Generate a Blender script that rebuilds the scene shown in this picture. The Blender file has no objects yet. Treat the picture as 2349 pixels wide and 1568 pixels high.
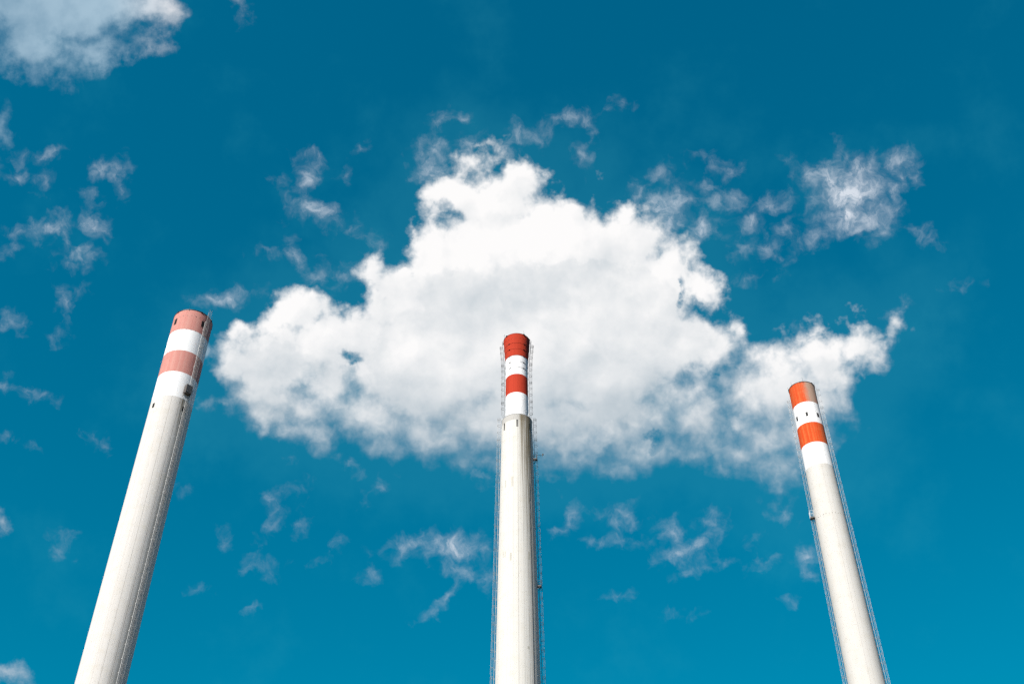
import bpy, bmesh, math, random
from mathutils import Vector, Matrix
R = math.radians
rnd = random.Random(7)
sc = bpy.context.scene

# ------------------------------------------------------------------ camera
PITCH = R(42.0)
LENS = 39.974
cam_d = bpy.data.cameras.new('camera')
cam = bpy.data.objects.new('camera', cam_d)
sc.collection.objects.link(cam)
cam.location = (0, 0, 1.7)
cam.rotation_euler = (R(90) + PITCH, 0, 0)
cam_d.sensor_width = 36.0
cam_d.lens = LENS
cam_d.clip_end = 30000
sc.camera = cam

# ------------------------------------------------------------------ light, exposure
SUN_AZ = -31.0      # degrees left of straight behind the camera
SUN_EL = 36.0
EXPO = 0.58
az = R(SUN_AZ)
sdir = Vector((math.sin(az) * math.cos(R(SUN_EL)), -math.cos(az) * math.cos(R(SUN_EL)), math.sin(R(SUN_EL))))
sl = bpy.data.lights.new('sun', 'SUN')
sl.energy = 4.9
sl.angle = R(0.53)
sl.color = (1.0, 0.972, 0.935)
so = bpy.data.objects.new('sun', sl)
sc.collection.objects.link(so)
so.rotation_euler = sdir.to_track_quat('Z', 'Y').to_euler()
sc.view_settings.view_transform = 'Standard'
sc.view_settings.look = 'None'
sc.view_settings.exposure = EXPO
sc.view_settings.gamma = 1
sc.render.film_transparent = False
sc.cycles.use_denoising = False
sc.cycles.use_adaptive_sampling = True
sc.cycles.adaptive_threshold = 0.02
sc.cycles.adaptive_min_samples = 12
sc.cycles.max_bounces = 5
sc.cycles.caustics_reflective = False
sc.cycles.caustics_refractive = False

# ------------------------------------------------------------------ node helpers
class NT:
    def __init__(s, nt): s.nt = nt; s.x = 0
    def n(s, typ, **kw):
        nd = s.nt.nodes.new(typ); s.x += 30; nd.location = (s.x, 0)
        for k, v in kw.items(): setattr(nd, k, v)
        return nd
    def put(s, sock, v):
        if isinstance(v, bpy.types.NodeSocket): s.nt.links.new(v, sock)
        elif v is not None:
            if isinstance(v, (tuple, list)) and len(v) == 3 and len(sock.default_value) == 4: v = tuple(v) + (1,)
            sock.default_value = v
    def m(s, op, a, b=None, c=None, clamp=False):
        nd = s.n('ShaderNodeMath', operation=op, use_clamp=clamp)
        s.put(nd.inputs[0], a)
        if b is not None: s.put(nd.inputs[1], b)
        if c is not None: s.put(nd.inputs[2], c)
        return nd.outputs[0]
    def v(s, op, a, b=None, c=None, scale=None):
        nd = s.n('ShaderNodeVectorMath', operation=op)
        s.put(nd.inputs[0], a)
        if b is not None: s.put(nd.inputs[1], b)
        if c is not None: s.put(nd.inputs[2], c)
        if scale is not None: s.put(nd.inputs['Scale'], scale)
        return nd.outputs['Value'] if op in ('LENGTH', 'DOT_PRODUCT', 'DISTANCE') else nd.outputs['Vector']
    def xyz(s, x, y, z=0.0):
        nd = s.n('ShaderNodeCombineXYZ'); s.put(nd.inputs[0], x); s.put(nd.inputs[1], y); s.put(nd.inputs[2], z); return nd.outputs[0]
    def sep(s, v):
        nd = s.n('ShaderNodeSeparateXYZ'); s.put(nd.inputs[0], v); return nd.outputs
    def noise(s, vec, scale, detail=4, rough=0.55, lac=2.0, dist=0.0, dim='3D', color=False):
        nd = s.n('ShaderNodeTexNoise', noise_dimensions=dim)
        s.put(nd.inputs['Vector'], vec); s.put(nd.inputs['Scale'], float(scale)); s.put(nd.inputs['Detail'], float(detail))
        s.put(nd.inputs['Roughness'], rough); s.put(nd.inputs['Lacunarity'], lac); s.put(nd.inputs['Distortion'], dist)
        return nd.outputs['Color' if color else 'Fac']
    def ss(s, x, lo, hi, to0=0.0, to1=1.0):
        nd = s.n('ShaderNodeMapRange', interpolation_type='SMOOTHSTEP')
        s.put(nd.inputs['Value'], x); s.put(nd.inputs['From Min'], lo); s.put(nd.inputs['From Max'], hi)
        s.put(nd.inputs['To Min'], to0); s.put(nd.inputs['To Max'], to1); return nd.outputs['Result']
    def lin(s, x, lo, hi, to0=0.0, to1=1.0):
        nd = s.n('ShaderNodeMapRange', interpolation_type='LINEAR')
        s.put(nd.inputs['Value'], x); s.put(nd.inputs['From Min'], lo); s.put(nd.inputs['From Max'], hi)
        s.put(nd.inputs['To Min'], to0); s.put(nd.inputs['To Max'], to1); return nd.outputs['Result']
    def mix(s, f, a, b, mode='MIX'):
        nd = s.n('ShaderNodeMix', data_type='RGBA', blend_type=mode)
        s.put(nd.inputs[0], f); s.put(nd.inputs[6], a); s.put(nd.inputs[7], b); return nd.outputs[2]

# ------------------------------------------------------------------ sky: daylight sky with its cumulus, a function of direction only
# cloud chart: centre, half axes, turn; one unit = 229.4 chart steps, chart centre (1174.5, 784) lies 42 degrees above the horizon due ahead
MAIN = [
 (510,800,48,40,0),(505,915,45,36,0),(1190,395,55,36,-35), (1050,725,140,90,0),(1012,492,50,42,0),(930,790,120,80,0), (1055,440,40,36,0),(1110,400,60,40,0), (1020,425,55,45,30), (1285,462,62,36,-25), (1155,368,60,40,-10),(1200,420,60,40,-30), (1105,368,60,38,0), (1095,382,66,50,-15),(1050,395,42,42,0),(1165,430,75,55,-30),(1060,450,70,60,0),(1130,470,120,90,-10),(1240,490,90,60,-25),(1330,540,150,75,-22),
 (1000,450,38,34,20),(1100,570,150,120,0),
 (1240,640,260,190,0),(1000,620,95,95,0),(1450,560,120,90,-20),(1510,660,110,110,0),(1600,640,52,90,12),(1490,520,45,45,0),
 (1362,445,16,26,0),(930,700,110,100,0),(858,628,38,50,0),(690,730,75,75,0),(640,830,150,115,0),(545,830,75,85,0),(790,790,140,100,0),
 (1000,850,250,160,0),(690,930,170,75,-18),(560,900,80,45,-15),(850,960,170,80,-12),(1000,1005,150,75,-10),(1200,950,260,125,0),
 (1270,1020,140,65,0),(1400,960,200,120,0),(1350,800,300,200,0),(1550,800,140,110,0),(1650,800,52,60,30),(1610,950,130,90,-20),
 (1700,900,110,80,0),(1800,890,140,115,0),(1895,840,85,105,10),(1950,800,75,62,30),(1850,1000,110,90,0),(1700,1040,100,55,-15),
 (1755,1085,75,35,-10),(1450,1045,70,45,0),(1910,950,60,90,-10),(1640,1000,60,60,0),(2000,830,40,26,0),(1995,795,40,22,40),(2035,772,34,12,45),(2064,733,14,22,5),(470,810,10,10,0),
 (730,1010,45,40,0),(650,985,70,28,-15),(1080,1065,70,30,0),(1740,850,60,40,30),(1790,1120,30,45,10),(1690,760,22,28,0),
 (520,800,40,40,0),(760,870,110,90,0),(620,940,110,60,-20),(700,980,110,50,-20),(900,1030,110,45,-10),(1120,1060,150,45,0),(1330,1060,160,50,0),(1500,1020,110,55,-5),(1600,1050,60,40,0),(1780,1060,110,60,0),(1560,900,120,90,0),(1850,930,120,120,0),(1780,1000,110,75,0),(1700,975,90,65,0),(1890,1010,70,60,0)]
SIDE = [  # thinner grey-blue cloud at the upper left and other low-contrast masses
 (120,10,270,115,0),(60,110,120,85,0),(345,20,90,70,0),(210,110,120,65,10),(345,100,60,24,-15),(130,165,60,45,0),(5,300,30,80,0),
 (-5,1200,30,26,0),(20,1545,62,34,-15),(545,15,22,20,-40)]
HOLES = [(812,815,48,26,-5),(1566,655,16,58,8),(1500,1018,26,44,-28),(1640,868,24,12,20)]
FRONT = [(1300,800,330,215,0),(1010,850,160,170,0),(1050,700,95,90,0),(1240,660,75,55,0),(950,760,60,60,0),(1480,740,110,120,0),(640,880,150,95,0),(1860,930,120,110,0)]
DIM = [(1260,660,150,60,15),(1060,690,110,50,20),(1330,900,260,110,0),(880,890,170,50,-10),(620,830,120,40,0),(1450,980,180,90,0),(1000,960,220,60,-8),(1180,1020,240,50,0),(1620,960,120,80,0),(620,920,120,40,-15)]
BRIGHT = [(1170,520,170,90,-20),(1050,560,120,90,0),(640,730,90,60,0),(930,780,60,40,0),(1500,620,80,60,0),(1800,880,120,60,0),(1150,840,150,50,0),(860,960,110,40,-15),(1920,830,60,50,0)]
WISP = [
 (705,408,26,52,-10),(722,480,52,24,-20),(762,507,28,18,-15),(655,465,10,16,0),(1015,277,24,16,0),(1187,307,32,18,0),(1247,305,20,16,0),(1315,272,34,18,0),
 (1330,358,15,26,15),(1425,241,12,9,0),(1358,300,8,16,20),(1000,345,45,30,10),(985,388,40,30,0),(1070,335,30,20,0),(1150,345,40,15,0),
 (1065,275,10,7,0),(560,30,12,14,0),
 (115,352,25,16,20),(42,402,30,12,0),(100,422,22,22,-40),(245,385,34,22,15),(266,410,14,32,10),(198,443,16,10,0),(45,358,12,14,40),(210,500,20,32,15),(228,530,12,25,20),(110,518,55,20,10),
 (150,545,14,30,0),(50,528,35,11,20),(92,548,14,10,0),(195,590,32,20,0),(170,615,25,8,10),(14,582,25,10,40),(145,692,12,44,5),(181,668,11,11,0),(30,742,26,20,-20),(132,775,12,10,0),
 (72,896,40,14,-12),(8,888,12,8,0),(215,1010,20,10,-35),(135,1258,16,22,20),(150,1235,9,9,0),(30,1010,20,6,-20),
 (520,685,60,20,10),(680,590,18,26,10),(735,625,24,16,15),(610,580,26,9,-10),(793,635,34,18,20),(845,547,24,12,-10),(830,345,10,6,0),(795,398,14,8,0),(640,408,18,9,0),
 (1524,408,22,22,0),(1524,463,72,36,0),(1473,444,30,22,-25),(1528,506,56,30,0),(1605,525,46,28,20),(1612,433,30,18,0),(1667,389,34,20,20),(1663,466,55,20,-5),
 (1758,470,55,18,5),(1722,506,38,18,40),(1714,569,24,22,0),(1755,565,20,22,0),(1799,536,30,14,35),(1795,594,18,16,0),(1733,635,22,7,0),(1813,380,15,14,0),(1614,360,11,5,0),(1560,560,40,22,0),
 (1905,415,60,45,0),(1942,445,85,60,0),(1985,392,65,36,-10),(2070,376,36,36,0),(1960,492,90,45,0),(1879,540,55,20,28),(2026,510,26,46,-28),(1920,353,13,24,0),(2090,400,14,28,20),(1865,560,26,12,20),(2050,440,25,30,0),
 (2117,536,28,13,-30),(2062,722,17,24,0),(2046,765,42,13,40),(2200,650,18,8,0),(1845,768,14,22,10),
 (1317,1184,12,18,0),(1295,1213,22,11,35),(1434,1180,26,22,25),(1421,1206,16,28,-10),(1419,1239,30,12,0),(1368,1239,32,11,0),(1386,1176,22,8,0),(1463,1202,18,9,30),(1485,1239,13,12,0),
 (1518,1206,26,9,0),(1545,1224,26,26,0),(1634,1205,26,26,40),(1604,1248,50,18,48),(1555,1270,48,26,10),(1584,1306,30,13,20),(1752,1290,28,9,25),(1730,1235,9,9,0),(1855,1272,30,26,0),(1864,1308,18,16,0),
 (1644,1283,10,7,0),(1670,1288,8,7,0),(1430,1360,13,5,0),(1562,1404,14,5,10),(1795,1176,20,14,0),(1807,1377,6,5,0),(1745,635,8,6,0),
 (632,1147,12,22,-38),(660,1125,18,9,48),(692,1103,8,10,0),(632,1201,34,11,35),(692,1209,20,13,20),(595,1300,36,19,0),(583,1403,16,6,5),(452,1360,9,4,0),(769,1241,16,10,35),(740,1275,12,6,30),
 (865,1117,24,9,45),(960,1248,75,24,8),(1040,1252,72,36,0),(1056,1302,46,28,-20),(1022,1372,34,11,50),(994,1402,22,9,30),(841,1310,18,20,-30),(1118,1320,18,24,0),(793,1065,22,10,-25),(1100,1095,20,12,-30),
 (668,1042,9,6,0),(520,1240,10,14,40),(415,1120,10,6,0)]
def chart(p): return ((p[0]-1174.5)/229.4, (784-p[1])/229.4, p[2]/229.4, p[3]/229.4, R(p[4]))

def after(T, P, val):
    # evaluation order only: the shader compiler must finish val before it continues with P
    return T.v('MULTIPLY_ADD', val, (1e-9, 1e-9, 1e-9), P)

def union(T, P, blobs, op, k=None, grow=1.0):
    acc = None
    P0 = P
    for i, b in enumerate(blobs):
        if i and i % 4 == 0: P = after(T, P0, acc)
        x, y, rx, ry, ro = chart(b)
        rx *= grow; ry *= grow
        mp = T.n('ShaderNodeMapping', vector_type='TEXTURE')
        T.put(mp.inputs['Vector'], P)
        mp.inputs['Location'].default_value = (x, y, 0)
        mp.inputs['Rotation'].default_value = (0, 0, ro)
        mp.inputs['Scale'].default_value = (rx, ry, 1)
        rm = math.sqrt(rx*ry)*0.5 + min(rx, ry)*0.5
        f = T.m('MULTIPLY_ADD', T.v('LENGTH', mp.outputs[0]), -rm, rm)
        acc = f if acc is None else (T.m(op, acc, f, k) if k else T.m(op, acc, f))
    return acc

def main_group():
    g = bpy.data.node_groups.new('cumulus_height', 'ShaderNodeTree')
    g.interface.new_socket('Vector', in_out='INPUT', socket_type='NodeSocketVector')
    g.interface.new_socket('Body', in_out='OUTPUT', socket_type='NodeSocketFloat')
    g.interface.new_socket('Relief', in_out='OUTPUT', socket_type='NodeSocketFloat')
    T = NT(g)
    gi = T.n('NodeGroupInput'); go = T.n('NodeGroupOutput')
    p = gi.outputs[0]
    w1 = T.v('SCALE', T.v('SUBTRACT', T.noise(p, 1.3, 2, 0.5, dim='2D', color=True), (.5, .5, .5)), scale=0.16)
    w2 = T.v('SCALE', T.v('SUBTRACT', T.noise(p, 5.0, 4, 0.55, dim='2D', color=True), (.5, .5, .5)), scale=0.16)
    q = T.v('MULTIPLY', T.v('ADD', p, T.v('ADD', w1, w2)), (1, 1, 0))
    body = union(T, q, MAIN, 'SMOOTH_MAX', 0.12)
    f1 = T.noise(T.v('ADD', p, (7.3, 2.1, 0)), 2.6, 7, 0.57, dim='2D')
    f2 = T.noise(p, 5.0, 5, 0.6, dim='2D')
    hole = T.m('ADD', union(T, q, HOLES, 'MAXIMUM'), T.m('MULTIPLY', T.m('SUBTRACT', f2, 0.5), 0.26))
    body = T.m('MINIMUM', body, T.m('MULTIPLY_ADD', T.ss(hole, -0.20, 0.20), -0.62, 0.62))
    vq = T.v('ADD', p, T.v('SCALE', T.v('SUBTRACT', T.noise(p, 6.0, 3, 0.5, dim='2D', color=True), (.5, .5, .5)), scale=0.22))
    vo = T.n('ShaderNodeTexVoronoi', voronoi_dimensions='2D', feature='SMOOTH_F1')
    T.put(vo.inputs['Vector'], vq); vo.inputs['Scale'].default_value = 2.4; vo.inputs['Detail'].default_value = 3.0
    vo.inputs['Roughness'].default_value = 0.5; vo.inputs['Smoothness'].default_value = 0.6
    puff = T.m('SUBTRACT', 0.55, vo.outputs['Distance'])
    v2 = T.n('ShaderNodeTexVoronoi', voronoi_dimensions='2D', feature='SMOOTH_F1')
    T.put(v2.inputs['Vector'], T.v('ADD', T.v('ADD', p, (3.3, 1.7, 0)), w1)); v2.inputs['Scale'].default_value = 1.05; v2.inputs['Detail'].default_value = 1.5
    v2.inputs['Roughness'].default_value = 0.45; v2.inputs['Smoothness'].default_value = 1.0
    billow = T.m('SUBTRACT', 0.55, v2.outputs['Distance'])
    hgt = T.m('ADD', body, T.m('ADD', T.m('MULTIPLY', T.m('SUBTRACT', f1, 0.5), 0.40), T.m('MULTIPLY_ADD', puff, 0.20, 0.06)))
    g.links.new(hgt, go.inputs[0])
    rel = T.m('ADD', T.m('MULTIPLY', T.m('MINIMUM', body, 0.5), 0.5), T.m('ADD', T.m('MULTIPLY', billow, 0.55), T.m('MULTIPLY', puff, 0.22)))
    rel = T.m('ADD', rel, T.m('MULTIPLY', f1, 0.03))
    g.links.new(rel, go.inputs[1])
    return g

def build_world():
    w = bpy.data.worlds.new('World'); sc.world = w; w.use_nodes = True
    w.node_tree.nodes.clear()
    T = NT(w.node_tree)
    d = T.n('ShaderNodeTexCoord').outputs['Generated']
    F = (0, math.cos(PITCH), math.sin(PITCH)); U = (0, -math.sin(PITCH), math.cos(PITCH))
    wd = T.v('DOT_PRODUCT', d, F)
    ws = T.m('MAXIMUM', wd, 0.08)
    K = 1137.05/100.0
    px = T.m('MULTIPLY', T.m('DIVIDE', T.v('DOT_PRODUCT', d, (1, 0, 0)), ws), K)
    py = T.m('MULTIPLY', T.m('DIVIDE', T.v('DOT_PRODUCT', d, U), ws), K)
    P = T.xyz(px, py, 0.0)
    front = T.ss(wd, 0.15, 0.4)
    # clear sky
    sky = T.n('ShaderNodeTexSky', sky_type='NISHITA', sun_disc=False)
    sky.sun_elevation = R(SUN_EL)
    sky.sun_rotation = math.atan2(sdir.x, sdir.y)
    sky.air_density = 1.0; sky.dust_density = 0.6; sky.ozone_density = 2.0
    so_ = T.sep(sky.outputs[0])
    so_ = [T.m('MINIMUM', so_[0], 2.2), T.m('MINIMUM', so_[1], 2.5), T.m('MINIMUM', so_[2], 4.2)]
    rr = T.m('MULTIPLY', T.m('MULTIPLY', so_[0], 0.055), T.m('SUBTRACT', 1.0, T.ss(wd, 0.5, 0.76)))
    gg = T.m('MULTIPLY', T.m('POWER', so_[1], SKYP[1]), SKYC[1])
    bb = T.m('MULTIPLY', T.m('POWER', so_[2], SKYP[2]), SKYC[2])
    skyc = T.xyz(rr, gg, bb)
    # thin veil unevenness in the blue
    veil = T.noise(P, 0.8, 6, 0.6, dim='2D')
    veil = T.m('MULTIPLY', T.ss(veil, 0.5, 0.8), 0.07)
    # cumulus
    grp = main_group()
    def G(vec):
        nd = T.n('ShaderNodeGroup'); nd.node_tree = grp; T.put(nd.inputs[0], vec); return nd.outputs
    a = G(P)
    b = G(after(T, T.v('ADD', P, (-0.09, 0.12, 0)), a[0]))
    P = after(T, P, b[0])
    hgt = a[0]
    # softer, thinner edge towards the base of the cloud
    low = T.ss(T.m('MULTIPLY_ADD', T.noise(P, 1.1, 3, 0.5, dim='2D'), 1.2, T.m('ADD', py, -0.6)), 0.3, -1.3)
    edge = T.m('MULTIPLY_ADD', low, 0.42, 0.21)
    al_m = T.m('MULTIPLY', T.ss(hgt, 0.0, edge), T.m('MULTIPLY_ADD', low, -0.10, 1.0))
    lit = T.m('SUBTRACT', a[1], b[1])            # falls away towards the sun -> lit
    P = after(T, P, lit)
    w5 = T.v('SCALE', T.v('SUBTRACT', T.noise(P, 2.2, 5, 0.62, dim='2D', color=True), (.5, .5, .5)), scale=0.55)
    qf = T.v('MULTIPLY', T.v('ADD', P, w5), (1, 1, 0))
    fr = union(T, qf, FRONT, 'SMOOTH_MAX', 0.08)
    fr = T.m('MULTIPLY', T.ss(fr, -0.01, 0.07), T.ss(fr, 0.9, 0.1))
    P = after(T, P, fr); qf = after(T, qf, fr)
    dim = T.ss(union(T, qf, DIM, 'SMOOTH_MAX', 0.2), -0.25, 0.35)
    qf = after(T, qf, dim)
    bri = T.ss(union(T, qf, BRIGHT, 'SMOOTH_MAX', 0.15), -0.2, 0.3)
    big = T.noise(P, 0.9, 4, 0.45, dim='2D')
    shade = T.m('MULTIPLY_ADD', lit, -1.15, 0.19)
    shade = T.m('ADD', shade, T.m('MULTIPLY', T.ss(py, 0.4, -1.5), 0.31))
    shade = T.m('ADD', shade, T.m('MULTIPLY', T.m('SUBTRACT', big, 0.5), 0.45))
    shade = T.m('ADD', shade, T.m('MULTIPLY', fr, 0.15))
    shade = T.m('ADD', shade, T.m('MULTIPLY', dim, 0.21))
    shade = T.m('ADD', shade, T.m('MULTIPLY', bri, -0.20), clamp=True)
    ccol = T.mix(shade, (0.985, 0.975, 0.97), (0.50, 0.575, 0.63))
    P = after(T, P, shade)
    # side clouds
    w3 = T.v('SCALE', T.v('SUBTRACT', T.noise(P, 2.2, 5, 0.6, dim='2D', color=True), (.5, .5, .5)), scale=0.5)
    qs = T.v('MULTIPLY', T.v('ADD', P, w3), (1, 1, 0))
    hs = T.m('ADD', union(T, qs, SIDE, 'SMOOTH_MAX', 0.1), T.m('MULTIPLY', T.m('SUBTRACT', T.noise(P, 3.1, 8, 0.62, dim='2D'), 0.5), 0.38))
    al_s = T.m('MULTIPLY', T.ss(hs, -0.02, 0.36), T.lin(px, -5.2, -3.4, 0.68, 0.92))
    tl = T.noise(T.v('ADD', P, (1.5, 8.2, 0)), 1.9, 6, 0.55, dim='2D')
    al_s = T.m('MULTIPLY', al_s, T.ss(tl, 0.22, 0.58, 0.72, 1.06), clamp=True)
    scol = T.mix(T.m('MAXIMUM', T.ss(px, -4.1, -3.2), T.ss(py, -1.0, -2.0)), (0.43, 0.59, 0.71), (0.86, 0.85, 0.87))
    # wisps
    P = after(T, P, al_s)
    w4 = T.v('SCALE', T.v('SUBTRACT', T.noise(P, 3.6, 5, 0.58, dim='2D', color=True), (.5, .5, .5)), scale=0.30)
    qw = T.v('MULTIPLY', T.v('ADD', P, w4), (1, 1, 0))
    fw = T.m('SUBTRACT', T.noise(T.v('ADD', P, T.v('SCALE', w4, scale=0.5)), 5.6, 6, 0.58, dim='2D', dist=0.25), 0.5)
    hw = T.m('ADD', union(T, qw, WISP, 'MAXIMUM', grow=1.15), T.m('MULTIPLY', fw, 0.36))
    fil = T.m('MULTIPLY_ADD', T.ss(T.noise(T.v('ADD', P, w4), 11.0, 4, 0.6, dim='2D'), 0.32, 0.62), 0.5, 0.5)
    al_w = T.m('MULTIPLY', T.m('MULTIPLY', T.m('POWER', T.lin(hw, -0.06, 0.31), 1.95), T.ss(py, -1.6, -0.8, 0.95, 1.25)), fil, clamp=True)
    wcol = (0.68, 0.74, 0.82)
    hz = T.m('MULTIPLY', T.ss(hgt, -0.75, 0.0), 0.10)
    veil = T.m('ADD', veil, hz)
    c = T.mix(veil, skyc, (0.06, 0.46, 0.56))
    c = T.mix(T.m('MULTIPLY', al_w, front), c, wcol)
    c = T.mix(T.m('MULTIPLY', al_s, front), c, scol)
    c = T.mix(T.m('MULTIPLY', al_m, front), c, ccol)
    # the rest of the dome: scattered clouds outside the charted part
    dn = T.v('DIVIDE', d, T.xyz(*([T.m('MAXIMUM', T.sep(d)[2], 0.06)]*3)))
    o1 = T.ss(T.noise(dn, 1.4, 6, 0.6), 0.62, 0.80)
    away = T.m('MULTIPLY', T.m('SUBTRACT', 1.0, T.ss(wd, 0.55, 0.75)), T.ss(T.sep(d)[2], 0.02, 0.2))
    c = T.mix(T.m('MULTIPLY', T.m('MULTIPLY', o1, away), 0.6), c, (0.50, 0.50, 0.50))
    bg = T.n('ShaderNodeBackground'); T.put(bg.inputs[0], c)
    STR = 0.1
    bg.inputs[1].default_value = STR
    # chart colours above are display-referred; the constants below undo strength and exposure
    scl = 1.0/(STR*2**EXPO)
    c2 = T.v('SCALE', c, scale=scl)
    T.put(bg.inputs[0], c2)
    out = T.n('ShaderNodeOutputWorld')
    w.node_tree.links.new(bg.outputs[0], out.inputs[0])
    w.cycles.sampling_method = 'MANUAL'; w.cycles.sample_map_resolution = 512

SKYC = (0.0, 0.1180, 0.1455)
SKYP = (1.0, 0.9, 0.8)
build_world()

# ------------------------------------------------------------------ materials
def mat(name, rough=0.8, metal=0.0, spec=0.3):
    m = bpy.data.materials.new(name); m.use_nodes = True
    nt = m.node_tree; b = nt.nodes['Principled BSDF']
    b.inputs['Roughness'].default_value = rough; b.inputs['Metallic'].default_value = metal
    b.inputs['Specular IOR Level'].default_value = spec
    return m, NT(nt), b

def flat_mat(name, col, rough=0.7, metal=0.0, var=0.15, scale=3.0):
    m, T, b = mat(name, rough, metal)
    o = T.n('ShaderNodeTexCoord').outputs['Object']
    n = T.noise(o, scale, 5, 0.6)
    c0 = tuple(c*(1-var) for c in col); c1 = tuple(min(1, c*(1+var)) for c in col)
    T.put(b.inputs['Base Color'], T.mix(n, c0, c1))
    return m

def surf_coords(T):
    """turn about the axis in degrees (0 = towards the path, + to the right seen from there) and height in metres, both from the UV map"""
    uv = T.sep(T.n('ShaderNodeUVMap').outputs[0])
    ang = T.m('MULTIPLY_ADD', uv[0], 360.0, -180.0)
    hgt = T.m('MULTIPLY', uv[1], 200.0)
    return ang, hgt

def line(T, ang, a, w):
    d = T.m('ABSOLUTE', T.m('SUBTRACT', ang, a))
    return T.ss(d, w, w*0.25)

def window_fn(T, x, lo, hi, soft):
    return T.m('MULTIPLY', T.ss(x, lo - soft, lo + soft), T.ss(x, hi + soft, hi - soft))

def concrete_mat(name, base, seams, stain=None, patches=(), grey_above=None, dirty=0.10):
    m, T, b = mat(name, 0.88, 0.0, 0.2)
    ang, z = surf_coords(T)
    wob = T.m('MULTIPLY', T.m('SUBTRACT', T.noise(T.xyz(0.0, 0.0, z), 0.35, 3, 0.6), 0.5), 0.9)
    angw = T.m('ADD', ang, wob)
    cyl = T.xyz(T.m('MULTIPLY', ang, 0.06), T.m('MULTIPLY', z, 1.0), 0.0)
    streak = T.noise(T.xyz(T.m('MULTIPLY', angw, 0.55), T.m('MULTIPLY', z, 0.035), 0.0), 1.0, 6, 0.62)
    blot = T.noise(cyl, 0.5, 6, 0.62)
    fine = T.noise(cyl, 6.0, 4, 0.6)
    # casting lifts: faint level joints every 2.4 m
    lift = T.m('FRACT', T.m('DIVIDE', z, 2.4))
    joint = T.m('MULTIPLY', T.ss(T.m('ABSOLUTE', T.m('SUBTRACT', lift, 0.5)), 0.44, 0.5), T.ss(blot, 0.4, 0.6))
    c = T.mix(T.ss(streak, 0.35, 0.75), base, tuple(v*(1-1.3*dirty) for v in base))
    c = T.mix(T.m('MULTIPLY', T.ss(blot, 0.45, 0.75), 0.5), c, (base[0]*0.88, base[1]*0.85, base[2]*0.78))
    c = T.mix(T.m('MULTIPLY', joint, 0.10), c, (0.35, 0.33, 0.30))
    brk = T.ss(T.noise(T.xyz(0.0, T.m('MULTIPLY', z, 0.6), 3.0), 1.0, 5, 0.7), 0.32, 0.55)
    for (a, w, dk) in seams:
        ln = T.m('MULTIPLY', line(T, angw, a, w), T.m('MULTIPLY', T.m('MULTIPLY_ADD', brk, 0.5, 0.5), dk))
        c = T.mix(ln, c, (0.16, 0.14, 0.12))
    if grey_above is not None:
        g = T.ss(T.m('ADD', z, T.m('MULTIPLY', T.m('SUBTRACT', blot, 0.5), 0.3)), grey_above - 0.08, grey_above + 0.08)
        c = T.mix(g, c, T.mix(fine, (0.37, 0.35, 0.32), (0.45, 0.43, 0.39)))
    for (a0, a1, z1, z0, pw, amt) in (stain or ()):
        sn = T.noise(T.xyz(T.m('MULTIPLY', ang, 0.30), T.m('MULTIPLY', z, 0.05), 1.0), 1.0, 7, 0.70)
        fade = T.m('POWER', T.lin(z, z0, z1, 0.0, 1.0), pw)
        msk = T.m('MULTIPLY', window_fn(T, ang, a0, a1, 6.0), fade)
        k = T.m('MULTIPLY', T.ss(T.m('ADD', sn, T.m('MULTIPLY', fade, 0.10)), 0.44, 0.66), T.m('MULTIPLY', msk, amt), clamp=True)
        c = T.mix(k, c, T.mix(fine, (0.20, 0.155, 0.075), (0.07, 0.055, 0.04)))
    for (a, zz, wa, wz, dk) in patches:
        k = T.m('MULTIPLY', window_fn(T, ang, a - wa/2, a + wa/2, 0.3), window_fn(T, z, zz - wz/2, zz + wz/2, 0.05))
        c = T.mix(T.m('MULTIPLY', k, dk), c, (0.33, 0.31, 0.25))
    T.put(b.inputs['Base Color'], c)
    bump = T.n('ShaderNodeBump'); bump.inputs['Strength'].default_value = 0.35; bump.inputs['Distance'].default_value = 0.03
    T.put(bump.inputs['Height'], T.m('ADD', fine, T.m('MULTIPLY', streak, 0.6)))
    T.put(b.inputs['Normal'], bump.outputs[0])
    return m

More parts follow.
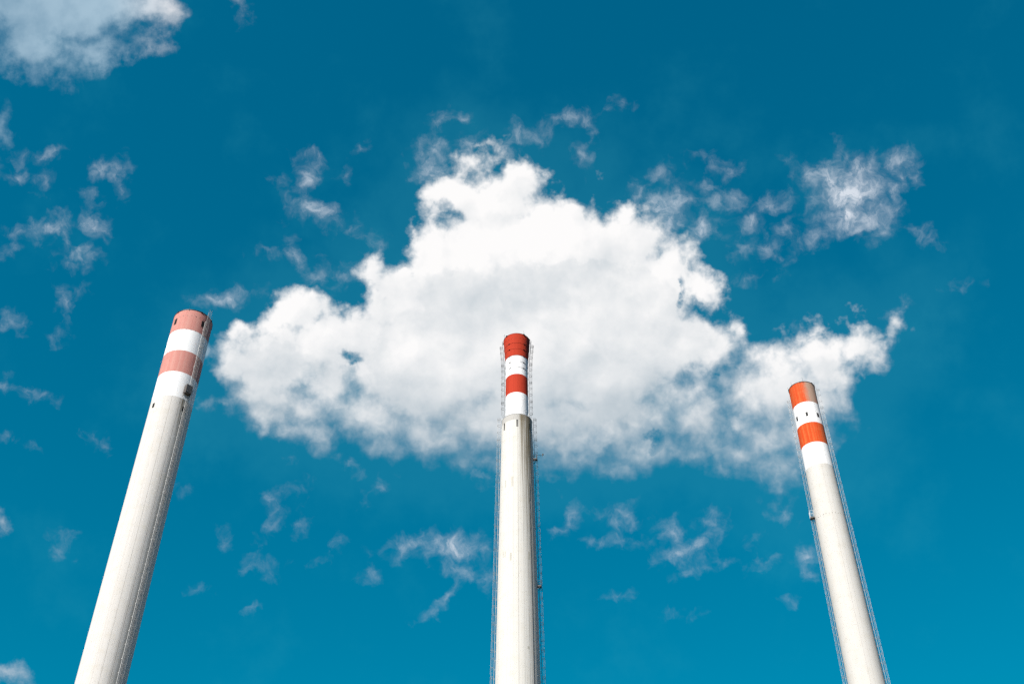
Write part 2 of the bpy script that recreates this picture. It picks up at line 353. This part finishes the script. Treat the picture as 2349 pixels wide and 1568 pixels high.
def paint_mat(name, base, alt, streak_amt=0.5, rough=0.85, worn=None, seams=(), speck=0.0, angf=0.5, bumpy=0.25):
    m, T, b = mat(name, rough, 0.0, 0.12)
    ang, z = surf_coords(T)
    cyl = T.xyz(T.m('MULTIPLY', ang, 0.06), z, 0.0)
    streak = T.noise(T.xyz(T.m('MULTIPLY', ang, angf), T.m('MULTIPLY', z, 0.05), 0.0), 1.0, 5, 0.62)
    blot = T.noise(cyl, 0.9, 6, 0.65)
    fine = T.noise(cyl, 9.0, 3, 0.6)
    k = T.m('MULTIPLY', T.ss(T.m('ADD', T.m('MULTIPLY', streak, 0.7), T.m('MULTIPLY', blot, 0.3)), 0.40, 0.62), streak_amt)
    c = T.mix(k, base, alt)
    if worn:
        for (a0, a1, z0, z1, amt, col) in worn:
            msk = T.m('MULTIPLY', T.ss(T.m('ADD', ang, T.m('MULTIPLY', T.m('SUBTRACT', blot, 0.5), 26.0)), a0, a1), T.ss(z, z0, z1))
            c = T.mix(T.m('MULTIPLY', msk, T.m('MULTIPLY', T.ss(streak, 0.25, 0.5), amt)), c, T.mix(fine, col, tuple(v*0.8 for v in col)))
    for (a, w, dk) in seams:
        c = T.mix(T.m('MULTIPLY', line(T, ang, a, w), dk), c, (0.15, 0.13, 0.12))
    if speck:
        sp = T.ss(T.noise(cyl, 2.2, 2, 0.5), 0.70, 0.76)
        c = T.mix(T.m('MULTIPLY', sp, speck), c, (0.12, 0.06, 0.04))
    T.put(b.inputs['Base Color'], c)
    bump = T.n('ShaderNodeBump'); bump.inputs['Strength'].default_value = bumpy; bump.inputs['Distance'].default_value = 0.03
    T.put(bump.inputs['Height'], fine); T.put(b.inputs['Normal'], bump.outputs[0])
    return m

WHITE = (0.80, 0.78, 0.755)
M = {}
M['conc_left'] = concrete_mat('weathered_white_concrete', (0.60, 0.565, 0.52),
    [(-50, 0.8, .28), (-25, .7, .22), (-23, .6, .14), (-5, .75, .62), (14.5, 1.6, .28), (18.3, .9, .95), (22, 2.0, .18), (32, 3.0, .22), (58, .5, .3), (95, .5, .4), (140, .5, .4), (-95, .5, .4), (-140, .5, .4)],
    stain=[(22, 40, 154.5, 145.0, 0.7, 0.95), (26, 44, 153.0, 20.0, 0.45, 0.30)])
M['conc_mid'] = concrete_mat('streaked_white_concrete', (0.60, 0.573, 0.52),
    [(-28, .8, .20), (-12, .8, .28), (3, .85, .70), (11, .6, .2), (19, .8, .38), (24, .7, .3), (33, 1.0, .55), (39, .9, .5), (44, 1.2, .6), (49, 1.3, .65), (56, 1.0, .5), (-60, .5, .2), (90, .5, .4), (135, .5, .4), (-100, .5, .4), (-150, .5, .4)],
    stain=[(10, 62, 157.6, 120.0, 1.1, 1.0), (30, 60, 158.0, 92.0, 0.9, 0.75)],
    patches=[(20, 146.1, 4, 1.4, .5), (44, 145.5, 4.5, 1.6, .6), (-42, 139.3, 6, 1.9, .5), (-16, 139.4, 7, 2.6, .45), (-47, 122.3, 4, 1.5, .5), (-39, 122.1, 4, 1.4, .5), (-20, 121.2, 6, 1.8, .6), (37, 121.7, 5, 1.9, .7), (29, 101.6, 5.5, .6, .8)],
    grey_above=155.9)
M['conc_right'] = concrete_mat('clean_pale_concrete', (0.55, 0.523, 0.478),
    [(-14, .6, .10), (13, .9, .34), (28, .8, .2), (48, .8, .25), (80, .5, .3), (130, .5, .4), (-60, .5, .12), (-120, .5, .4)], dirty=0.06)
M['white_left'] = paint_mat('white_band_paint', WHITE, (0.76, 0.75, 0.73), 0.5)
M['white_mid'] = paint_mat('white_flue_paint', WHITE, (0.77, 0.76, 0.74), 0.5, bumpy=0.9)
M['white_right'] = paint_mat('white_band_paint_right', WHITE, (0.75, 0.73, 0.70), 0.5, seams=[(14, .5, .35), (33, .5, .35), (41, .6, .45), (46, .5, .3)])
M['red_left'] = paint_mat('faded_pink_red_paint', (0.49, 0.205, 0.17), (0.52, 0.26, 0.215), 0.8, angf=0.14)
M['red_cap'] = paint_mat('dark_sided_red_cap_paint', (0.42, 0.042, 0.018), (0.36, 0.032, 0.014), 0.8, angf=0.25, worn=[(34, 66, 174.5, 179.5, .9, (0.10, 0.03, 0.025))])  # cap colour turns darker towards its right side and top
M['red_mid'] = paint_mat('bright_red_paint', (0.42, 0.042, 0.018), (0.36, 0.032, 0.014), 0.8, angf=0.25)
M['red_right_top'] = paint_mat('worn_orange_paint', (0.54, 0.058, 0.013), (0.52, 0.13, 0.04), 0.75, angf=0.13,
    worn=[(6, 34, 160, 165, .95, (0.36, 0.30, 0.25)), (-12, 40, 174.8, 176.2, .55, (0.42, 0.25, 0.16))], speck=0.6)
M['red_right'] = paint_mat('streaky_orange_paint', (0.55, 0.060, 0.012), (0.53, 0.125, 0.035), 0.85, angf=0.13,
    worn=[(42, 60, 100, 101, .45, (0.30, 0.12, 0.06))])  # browner, darker tone over the right side of this band
M['steel_dark'] = flat_mat('dark_steel', (0.035, 0.033, 0.032), 0.5, 0.3)
M['galv'] = flat_mat('galvanised_steel', (0.36, 0.35, 0.335), 0.6, 0.1, 0.2, 1.2)
M['galv_dark'] = flat_mat('dark_galvanised_steel', (0.12, 0.118, 0.115), 0.55, 0.35, 0.25, 1.2)  # darker copy of the galvanised steel, for flue and right shaft ladders
M['red_steel'] = flat_mat('red_painted_steel', (0.26, 0.03, 0.014), 0.6)
M['grey_steel'] = flat_mat('grey_painted_steel', (0.30, 0.30, 0.29), 0.6)
M['white_steel'] = flat_mat('white_painted_steel', (0.72, 0.71, 0.68), 0.6, 0.0, 0.12)
M['brown_sheet'] = flat_mat('weathered_brown_sheet_metal', (0.12, 0.105, 0.095), 0.6, 0.2, 0.35, 4.0)
M['void'] = flat_mat('dark_opening', (0.008, 0.008, 0.008), 0.9)
M['louver'] = flat_mat('grey_louver', (0.16, 0.155, 0.15), 0.6)
M['soot'] = flat_mat('sooty_lining', (0.05, 0.047, 0.043), 0.9)

# ------------------------------------------------------------------ mesh helpers (everything in the chimney's own frame:
# x to the right, -y towards the viewer's path, z up; angle 0 faces the path)
def new_obj(name, bm, m, parent=None, label=None, smooth=False):
    me = bpy.data.meshes.new(name); bm.to_mesh(me); bm.free()
    if smooth: me.polygons.foreach_set('use_smooth', [True]*len(me.polygons))
    me.materials.append(m)
    o = bpy.data.objects.new(name, me); sc.collection.objects.link(o)
    if parent: o.parent = parent
    if label: o['label'] = label
    return o

def pos(deg, r, z):
    a = R(deg); return Vector((math.sin(a)*r, -math.cos(a)*r, z))

def lathe(name, prof, m, parent, label=None, n=144, inner=None, top_r=None, bottom=False):
    """prof: list of (radius, z) rising; outer wall carries the UV chart; optional lining closes it inside"""
    bm = bmesh.new(); uvl = bm.loops.layers.uv.new('UVMap')
    rings = []
    for r, z in prof:
        rings.append([bm.verts.new(pos(-180 + 360*i/n, r, z)) for i in range(n)])
    def quad(a, b, c, d, us, z):
        f = bm.faces.new((a, b, c, d)); f.smooth = True
        for l, u, zz in zip(f.loops, us, z): l[uvl].uv = (u, zz/200.0)
    for k in range(len(prof)-1):
        z0, z1 = prof[k][1], prof[k+1][1]
        for i in range(n):
            j = (i+1) % n
            quad(rings[k][i], rings[k][j], rings[k+1][j], rings[k+1][i], (i/n, (i+1)/n, (i+1)/n, i/n), (z0, z0, z1, z1))
    if inner:
        ri = [[bm.verts.new(pos(-180 + 360*i/n, prof[-1][0]-inner, prof[-1][1])) for i in range(n)],
              [bm.verts.new(pos(-180 + 360*i/n, prof[0][0]-inner, prof[0][1])) for i in range(n)]]
        cp = lambda k: [bm.verts.new(v.co) for v in rings[k]]
        seq = [cp(-1), ri[0], ri[1], cp(0)]
        for k in range(3):
            for i in range(n):
                j = (i+1) % n
                f = bm.faces.new((seq[k][i], seq[k][j], seq[k+1][j], seq[k+1][i]))
                for l in f.loops: l[uvl].uv = ((i+.5)/n, prof[-1][1]/200.0)
    return new_obj(name, bm, m, parent, label)

def tube(bm, pts, r, n=5, closed=False):
    pts = [Vector(p) for p in pts]; N = len(pts); rings = []
    for i, p in enumerate(pts):
        a = pts[i-1] if (i > 0 or closed) else pts[0]
        b = pts[(i+1) % N] if (i < N-1 or closed) else pts[-1]
        t = (b - a).normalized()
        u = t.orthogonal().normalized() if abs(t.z) > 0.99 else t.cross(Vector((0, 0, 1))).normalized()
        w = t.cross(u)
        rings.append([bm.verts.new(p + u*math.cos(2*math.pi*k/n)*r + w*math.sin(2*math.pi*k/n)*r) for k in range(n)])
    for i in range(N if closed else N-1):
        A, B = rings[i], rings[(i+1) % N]
        for k in range(n): bm.faces.new((A[k], A[(k+1) % n], B[(k+1) % n], B[k]))
    if not closed:
        bm.faces.new(rings[0][::-1]); bm.faces.new(rings[-1])

def box(bm, c, sx, sy, sz, deg=0.0, tilt=0.0):
    """box centred at c; sx along the tangent, sy along the radius, turned to angle deg"""
    mtx = Matrix.Translation(c) @ Matrix.Rotation(R(deg), 4, 'Z') @ Matrix.Rotation(tilt, 4, 'X')
    vs = [bm.verts.new(mtx @ Vector((x*sx/2, y*sy/2, z*sz/2))) for x in (-1, 1) for y in (-1, 1) for z in (-1, 1)]
    for f in ((0,1,3,2), (4,6,7,5), (0,4,5,1), (2,3,7,6), (0,2,6,4), (1,5,7,3)):
        bm.faces.new([vs[i] for i in f])

def loc(deg, r, t, z):
    """point at radius r on angle deg shifted t along the tangent"""
    a = R(deg)
    return Vector((math.sin(a)*r + math.cos(a)*t, -math.cos(a)*r + math.sin(a)*t, z))

def ladder(parent, deg, rad, z0, z1, cage0, cage1, m, label, stand=0.30, hoop=1.85, phase=0.0, thick=1.0, name='ladder'):
    """caged ladder; rad(z) gives the wall it is fixed to"""
    e = bpy.data.objects.new(name, None); sc.collection.objects.link(e); e.parent = parent; e['label'] = label
    e.location = loc(deg, rad(z0), 0, z0)
    inv = Vector(e.location)
    def fin(nm, bm, lab=None, kind=None):
        for v in bm.verts: v.co -= inv
        o = new_obj(nm, bm, m, e, lab)
        if kind: o['kind'] = kind
        return o
    nz = max(2, int((z1-z0)/4)); zs = [z0 + (z1-z0)*i/nz for i in range(nz+1)]
    for s in (-1, 1):
        bm = bmesh.new(); tube(bm, [loc(deg, rad(z)+stand, s*0.23, z) for z in zs], 0.032*thick, 6); fin('side_rail', bm)
    bm = bmesh.new(); z = z0 + .15
    while z < z1 - .1:
        tube(bm, [loc(deg, rad(z)+stand, -0.23, z), loc(deg, rad(z)+stand, 0.23, z)], 0.011*thick, 4); z += 0.30
    fin('rungs', bm, kind='stuff')
    bm = bmesh.new(); z = z0 + 0.9 + phase
    while z < z1:
        for s in (-1, 1):
            box(bm, loc(deg, rad(z)+stand/2, s*0.23, z), 0.03, stand, 0.05, deg)
        z += 1.85
    fin('wall_brackets', bm, kind='stuff')
    bm = bmesh.new(); k = 0; z = cage1; R0 = 0.37
    angs = [i*math.pi/10 - math.pi*0.0 for i in range(11)]
    def hp(z, th):   # theta 0..pi sweeps outwards from one rail to the other
        return loc(deg, rad(z)+stand+0.20+math.sin(th)*R0*1.25 if 0 < th < math.pi else rad(z)+stand, math.cos(th)*R0*(1.0 if 0 < th < math.pi else 0.68), z)
    while z > cage0:
        for dz in ((0, 0.34) if k % 3 == 0 else (0,)):
            if z-dz > cage0: tube(bm, [hp(z-dz, th) for th in angs], 0.026*thick, 4)
        k += 1; z -= hoop
    for th in (math.pi*.12, math.pi*.31, math.pi*.5, math.pi*.69, math.pi*.88):
        zz = [cage0 + (cage1-cage0)*i/nz for i in range(nz+1)]
        tube(bm, [hp(z, th) for z in zz], 0.013*thick, 4)
    fin('safety_cage', bm)
    return e

def chimney(name, label, D, azi, group='striped power station chimneys'):
    e = bpy.data.objects.new(name, None); sc.collection.objects.link(e)
    e.location = (math.sin(R(azi))*D, math.cos(R(azi))*D, 0)
    e.rotation_euler = (0, 0, -R(azi))
    e['label'] = label; e['category'] = 'chimney'; e['group'] = group
    return e

def window(parent, deg, r, z, w, h, label=None, louvre=False, frame=True):
    bm = bmesh.new()
    if frame:
        t = 0.05
        for s in (-1, 1):
            box(bm, loc(deg, r+.01, s*(w/2+t/2), z), t, .12, h+2*t, deg)
            box(bm, loc(deg, r+.01, 0, z+s*(h/2+t/2)), w-.004, .11, t, deg)
    f = new_obj('window', bm, M['steel_dark'], parent, label)
    bm = bmesh.new(); box(bm, loc(deg, r-.01, 0, z), w-.01, .10, h-.01, deg); new_obj('opening', bm, M['void'], f)
    if louvre:
        bm = bmesh.new(); n = 7
        for i in range(n): box(bm, loc(deg, r+.035, 0, z-h/2+(i+.5)*h/n), w-.03, .09, .035, deg, R(35))
        new_obj('louvre_slats', bm, M['grey_steel'], f)
    return f

def rods(parent, rt, zt, degs, length=1.1):
    for d in degs:
        bm = bmesh.new(); tube(bm, [pos(d, rt, zt-.3), pos(d, rt+.04, zt+length)], 0.024, 5)
        box(bm, pos(d, rt+.02, zt-.25), .12, .10, .16, d)
        new_obj('lightning_rod', bm, M['steel_dark'], parent)

def holes(parent, r, z, degs, w=.18, h=.09, name='vent_hole'):
    for d in degs:
        bm = bmesh.new(); box(bm, loc(d, r, 0, z + rnd.uniform(-.02, .02)), w, .05, h, d)
        new_obj(name, bm, M['steel_dark'], parent)

def rim(parent, r, z, h=.22, m='steel_dark', clamps=(), out=.07):
    bm = bmesh.new(); n = 144
    for (r0, r1, z0, z1) in ((r-.45, r+out, z, z+h),):
        ring = [[bm.verts.new(pos(360*i/n, rr, zz)) for i in range(n)] for rr, zz in ((r1, z0), (r1, z1), (r0, z1), (r0, z0))]
        for k in range(4):
            for i in range(n):
                j = (i+1) % n
                bm.faces.new((ring[k][i], ring[k][j], ring[(k+1) % 4][j], ring[(k+1) % 4][i]))
    o = new_obj('rim_ring', bm, M[m], parent)
    for d in clamps:
        bm = bmesh.new(); box(bm, pos(d, r+.10, z+.04), .42, .12, .22, d); new_obj('rim_clamp', bm, M['steel_dark'], parent)
    return o

def interp(tab):
    def f(z):
        if z <= tab[0][0]: return tab[0][1]
        for (za, ra), (zb, rb) in zip(tab, tab[1:]):
            if z <= zb: return ra + (rb-ra)*(z-za)/(zb-za)
        return tab[-1][1]
    return f

def seg(name, rf, z0, z1, m, parent, label=None, inner=None, step=6.0):
    n = max(1, int((z1-z0)/step)); pr = [(rf(z0+(z1-z0)*i/n), z0+(z1-z0)*i/n) for i in range(n+1)]
    return lathe(name, pr, m, parent, label, inner=inner)

EYE = 1.7
# ------------------------------------------------------------------ left chimney
kL = 205/150
ZL = lambda h: h*kL + EYE
DL = 205.0
L = chimney('chimney', 'thick white chimney with faded pink bands and a brown box platform beside its ladder', DL, -20.969)
TL = ZL(130.55)
rL = interp([(0, 4.75), (60, 4.42), (ZL(60), 4.33), (TL+1, 4.34)])
seg('shaft', rL, 0, ZL(112.2), M['conc_left'], L)
seg('painted_band', rL, ZL(112.2), ZL(117.1), M['white_left'], L, 'lower white band of the faded chimney', step=1.5)
seg('painted_band', rL, ZL(117.1), ZL(121.55), M['red_left'], L, 'lower faded pink band', step=1.5)
seg('painted_band', rL, ZL(121.55), ZL(126.1), M['white_left'], L, 'upper white band of the faded chimney', step=1.5)
seg('painted_band', rL, ZL(126.1), TL-.18, M['red_left'], L, 'top faded pink band', inner=.4, step=1.5)
rim(L, 4.34, TL-.18, .16, clamps=(-58, 17, 60, 100, 150, -110), out=.06)
rods(L, 4.42, TL, (-20, 62, 140, -130))
holes(L, 4.335, ZL(129.18), [-72+12.6*i for i in range(29)], .22, .10)
holes(L, 4.335, ZL(126.12), [-70+13.85*i for i in range(26)], .26, .07, 'joint_bracket')
window(L, -59, 4.33, ZL(128.35), .62, 1.55, 'narrow dark window at the left of the top band')
window(L, 29.5, 4.33, ZL(128.25), .62, 1.55, 'dark window beside the ladder in the top band')
window(L, -57, 4.33, ZL(110.6), .50, 1.05)
window(L, 34.5, 4.33, ZL(110.45), .62, 1.10)
ladder(L, 40, rL, 3, TL+.9, 5, TL+1.3, M['galv'], 'galvanised caged ladder in the turn of the light', phase=.3)
bm = bmesh.new()
for dd, rr in ((35.2, .035),):
    zz = [3 + (ZL(129)-3)*i/60 for i in range(61)]
    tube(bm, [loc(dd, rL(z)+.12, 0, z) for z in zz], rr, 5)
    z = 5
    while z < ZL(129): box(bm, loc(dd, rL(z)+.06, 0, z), .20, .14, .10, dd); z += 2.75
new_obj('conduit', bm, M['white_steel'], L)
bm = bmesh.new()
zz = [3 + (ZL(129)-3)*i/60 for i in range(61)]
tube(bm, [loc(45.5, rL(z)+.10, 0, z) for z in zz], .03, 5)
new_obj('conduit', bm, M['white_steel'], L)
# box platform
def box_platform(parent, deg, r, z, w, d, h, mfl, mrail, solid=True, label=None, side=0.0):
    e = bpy.data.objects.new('platform', None); sc.collection.objects.link(e); e.parent = parent
    if label: e['label'] = label
    bm = bmesh.new(); box(bm, loc(deg, r+d/2+.02, side, z), w, d, .10, deg)
    for s in (-1, 1):
        box(bm, loc(deg, r+d/2+.02, side+s*(w/2-.06), z-.11), .10, d-.01, .12, deg)
        tube(bm, [loc(deg, r+d-.05, side+s*(w/2-.06), z-.12), loc(deg, r+.02, side+s*(w/2-.06), z-d*1.05)], .045, 5)
    new_obj('platform_floor', bm, mfl, e)
    bm = bmesh.new()
    for s in (-1, 0, 1):
        tube(bm, [loc(deg, r+d-.03, side+s*(w/2-.04), z+.05), loc(deg, r+d-.03, side+s*(w/2-.04), z+h)], .03, 5)
    for s in (-1, 1):
        tube(bm, [loc(deg, r+.1, side+s*(w/2-.04), z+.05), loc(deg, r+.1, side+s*(w/2-.04), z+h)], .03, 5)
    for hh in (h*.5, h):
        tube(bm, [loc(deg, r+.1, side-w/2+.04, z+hh), loc(deg, r+d-.03, side-w/2+.04, z+hh), loc(deg, r+d-.03, side+w/2-.04, z+hh), loc(deg, r+.1, side+w/2-.04, z+hh)], .032, 5)
    new_obj('guard_rail', bm, mrail, e)
    if solid:
        bm = bmesh.new()
        for i in range(6):
            box(bm, loc(deg, r+d+.02, side, z+.12+i*(h-.1)/6+.08), w-.02, .03, (h-.1)/6-.03, deg)
        for s in (-1, 1):
            for i in range(6):
                box(bm, loc(deg, r+d/2+.05, side+s*(w/2), z+.12+i*(h-.1)/6+.08), .03, d-.12, (h-.1)/6-.06, deg)
        new_obj('side_panels', bm, mfl, e)
    return e
box_platform(L, 30, 4.33, ZL(113.25), 1.5, 1.0, 2.0, M['brown_sheet'], M['brown_sheet'], True, 'brown sheet-sided box platform')

# ------------------------------------------------------------------ middle chimney
DM = 200.0
C = chimney('chimney', 'stepped chimney with a thin flared flue, bright red bands and a stained wider shaft', DM, .3145)
ZM = lambda h: h + EYE
TM = ZM(180.05)
rS = interp([(0, 5.55), (ZM(92.4), 4.28), (ZM(124), 3.84), (ZM(152), 3.43), (ZM(156.4), 3.37)])
rF = interp([(ZM(154), 2.57), (ZM(158.2), 2.56), (ZM(163), 2.54), (ZM(167), 2.525), (ZM(170), 2.53), (ZM(172.4), 2.59), (ZM(174.3), 2.69), (ZM(176), 2.83), (ZM(177.8), 2.97), (ZM(180.1), 3.10)])
SH = ZM(155.75)
seg('shaft', rS, 0, SH, M['conc_mid'], C, inner=.35, step=4)
bm = bmesh.new(); n = 96
ra = [bm.verts.new(pos(360*i/n, rS(SH)-.35, SH-.25)) for i in range(n)]; rb = [bm.verts.new(pos(360*i/n, 2.4, SH-.25)) for i in range(n)]
for i in range(n): bm.faces.new((ra[i], rb[i], rb[(i+1) % n], ra[(i+1) % n]))
new_obj('ledge_floor', bm, M['grey_steel'], C)
fl = M['white_mid']
seg('painted_band', rF, SH-.6, ZM(162.7), fl, C, 'lower white band of the thin flue', step=1)
seg('painted_band', rF, ZM(162.7), ZM(168.1), M['red_mid'], C, 'lower bright red band', step=1)
seg('painted_band', rF, ZM(168.1), ZM(173.6), fl, C, 'upper white band of the thin flue', step=.8)
seg('painted_band', rF, ZM(173.6), TM-.1, M['red_cap'], C, 'flared bright red band at the top', inner=.3, step=.7)
rim(C, rF(TM), TM-.1, .12, m='red_steel', clamps=(-48, 33, 75, 120, 170, -100), out=.035)
rods(C, 3.16, TM, (-64, 33, 110, 160))
holes(C, rF(ZM(178.6)), ZM(178.6), (-57, -38, -21, -3, 15, 31, 50, 70, 90, 110), .20, .07)
for zz, mm in ((177.2, 'red_steel'), (175.5, 'red_steel'), (173.6, 'steel_dark'), (171.8, 'grey_steel'), (170.1, 'grey_steel')):
    z = ZM(zz)
    bm = bmesh.new(); tube(bm, [pos(360*i/120, rF(z)+.012, z) for i in range(120)], .032, 5, True)
    t = new_obj('tension_band', bm, M[mm], C)
    for d in (-37, 38, 120, -120):
        bm = bmesh.new()
        for s in (-1, 1):
            for u in (-1, 1): box(bm, loc(d, rF(z)+.04, u*.15, z+s*.09), .15, .07, .05, d)
            box(bm, loc(d, rF(z)+.04, 0, z+s*.10), .40, .04, .035, d)
        new_obj('turnbuckle', bm, M['steel_dark'], t)
# ledge railing
rr_ = rS(SH)-.04
bm = bmesh.new()
for hh in (.62, 1.12): tube(bm, [pos(360*i/96, rr_, SH+hh) for i in range(96)], .022, 5, True)
lr = new_obj('ledge_railing', bm, M['white_steel'], C)
for i in range(11):
    bm = bmesh.new(); tube(bm, [pos(-16+i*360/11, rr_, SH), pos(-16+i*360/11, rr_, SH+1.15)], .042, 6)
    new_obj('railing_post', bm, M['white_steel'], lr)
bm = bmesh.new(); n = 96
q = [[bm.verts.new(pos(360*i/n, a, b)) for i in range(n)] for a, b in ((rr_+.06, SH+.02), (rr_+.06, SH+.20), (rr_+.02, SH+.20), (rr_+.02, SH+.02))]
for k in range(4):
    for i in range(n):
        bm.faces.new((q[k][i], q[k][(i+1) % n], q[(k+1) % 4][(i+1) % n], q[(k+1) % 4][i]))
new_obj('kick_plate', bm, M['grey_steel'], C)
for d in (1, -53, 56, 125, -125):
    bm = bmesh.new()
    for i in range(7): box(bm, loc(d, rS(ZM(153))+.0, 0, ZM(154.05)-i*.285), .44, .12, .10, d, 0)
    new_obj('vent_grille', bm, M['void'], C)
lg, dk = M['galv'], M['galv_dark']
ladder(C, -88, rF, SH+.2, ZM(179.9), SH+2.2, ZM(178.2), dk, 'caged ladder up the left of the flared flue', phase=.2, thick=1.7)
ladder(C, 88, rF, SH+.2, ZM(180.2), SH+2.2, ZM(178.6), dk, 'caged ladder up the right of the flared flue', phase=.5, thick=1.7)
ladder(C, -88, rS, 3, SH+1.2, 5, SH+1.0, lg, 'caged ladder up the left of the wide shaft', phase=.6, thick=1.25, stand=.28)
ladder(C, 88, rS, 3, SH+1.2, 5, SH+1.0, dk, 'caged ladder up the right of the wide shaft', phase=.1, thick=1.35, stand=.28)
bm = bmesh.new()
pts = []
z = ZM(138)
while z > ZM(20):
    pts.append(loc(44 + (rnd.uniform(-1.6, 1.6) if z > ZM(122) else rnd.uniform(-.25, .25)), rS(z)+.05, 0, z)); z -= .9
tube(bm, pts, .035, 5)
new_obj('loose_cable', bm, M['steel_dark'], C)
for zz in (145.4, 114.5):
    box_platform(C, 80, rS(ZM(zz)), ZM(zz), .8, .8, 1.1, M['steel_dark'], M['galv_dark'], False, 'small rest platform on the right-hand ladder')
bm = bmesh.new(); za = ZM(146.9)
tube(bm, [loc(88, rS(za), .1, za), loc(88, rS(za)+2.2, .1, za)], .045, 5)
tube(bm, [loc(88, rS(za)+2.0, .1, za-.35), loc(88, rS(za)+2.0, .1, za+.45)], .05, 6)
box(bm, loc(88, rS(za)+2.15, .1, za+.25), .22, .25, .22, 88)
new_obj('instrument_arm', bm, M['steel_dark'], C)

# ------------------------------------------------------------------ right chimney
DR = 229.0
kR = 229/200
ZR = lambda h: h*kR + EYE
Q = chimney('chimney', 'white chimney with orange bands, worn grey at the top, above three small windows', DR, 18.285)
TR = ZR(157.1)
rR = interp([(0, 4.45), (ZR(88), 3.67), (ZR(141), 3.19), (ZR(150), 3.13), (TR, 3.16)])
seg('shaft', rR, 0, ZR(135.6), M['conc_right'], Q)
seg('painted_band', rR, ZR(135.6), ZR(141.05), M['white_right'], Q, 'lower white band above the pale shaft', step=1.5)
seg('painted_band', rR, ZR(141.05), ZR(146.2), M['red_right'], Q, 'streaky orange band', step=1.5)
seg('painted_band', rR, ZR(146.2), ZR(151.65), M['white_right'], Q, 'upper white band with small windows', step=1.5)
seg('painted_band', rR, ZR(151.65), TR-.1, M['red_right_top'], Q, 'top orange band worn to grey on its right side', inner=.35, step=1.5)
rim(Q, rR(TR), TR-.1, .14, clamps=(-73, -2, 55, 130, -140), out=.06)
rods(Q, 3.24, TR, (-42, 12, 80, -80, 170))
window(Q, -53, rR(ZR(148.4)), ZR(148.4), .42, 1.08)
window(Q, -1.3, rR(ZR(148.4)), ZR(148.35), .46, 1.08, 'middle window with grey slats', louvre=True)
window(Q, 49.5, rR(ZR(148.4)), ZR(148.3), .42, 1.08)
holes(Q, rR(ZR(123.7)), ZR(123.7), [-71+12.0*i for i in range(30)], .20, .06, 'joint_bracket')
ladder(Q, -88, rR, 3, ZR(155.4), 5, ZR(154.6), lg, 'caged ladder on the left of the orange-banded chimney', phase=.4, thick=1.2, stand=.25)
ladder(Q, 88, rR, 3, TR+.1, 5, ZR(156.2), lg, 'caged ladder on the right of the orange-banded chimney', phase=.8, thick=1.25, stand=.25)
box_platform(Q, -80, rR(ZR(124.6)), ZR(124.6), 1.1, 1.0, 1.7, M['brown_sheet'], M['white_steel'], False, 'small rest platform with white rails')

# ------------------------------------------------------------------ ground
m, T, b = mat('gravel_yard', 0.95, 0.0, 0.2)
o = T.n('ShaderNodeTexCoord').outputs['Object']
n1 = T.noise(o, 0.02, 6, 0.6); n2 = T.noise(o, 1.5, 6, 0.7)
c = T.mix(T.ss(n1, 0.42, 0.6), (0.085, 0.07, 0.055), (0.05, 0.05, 0.026))
c = T.mix(T.m('MULTIPLY', n2, 0.6), c, (0.11, 0.09, 0.07))
T.put(b.inputs['Base Color'], c)
bm = bmesh.new()
N = 24; S = 9000.0
g = [[bm.verts.new((-S + 2*S*i/N, -S + 2*S*j/N, 0)) for j in range(N+1)] for i in range(N+1)]
for i in range(N):
    for j in range(N): bm.faces.new((g[i][j], g[i+1][j], g[i+1][j+1], g[i][j+1]))
gr = new_obj('ground', bm, m); gr['kind'] = 'structure'
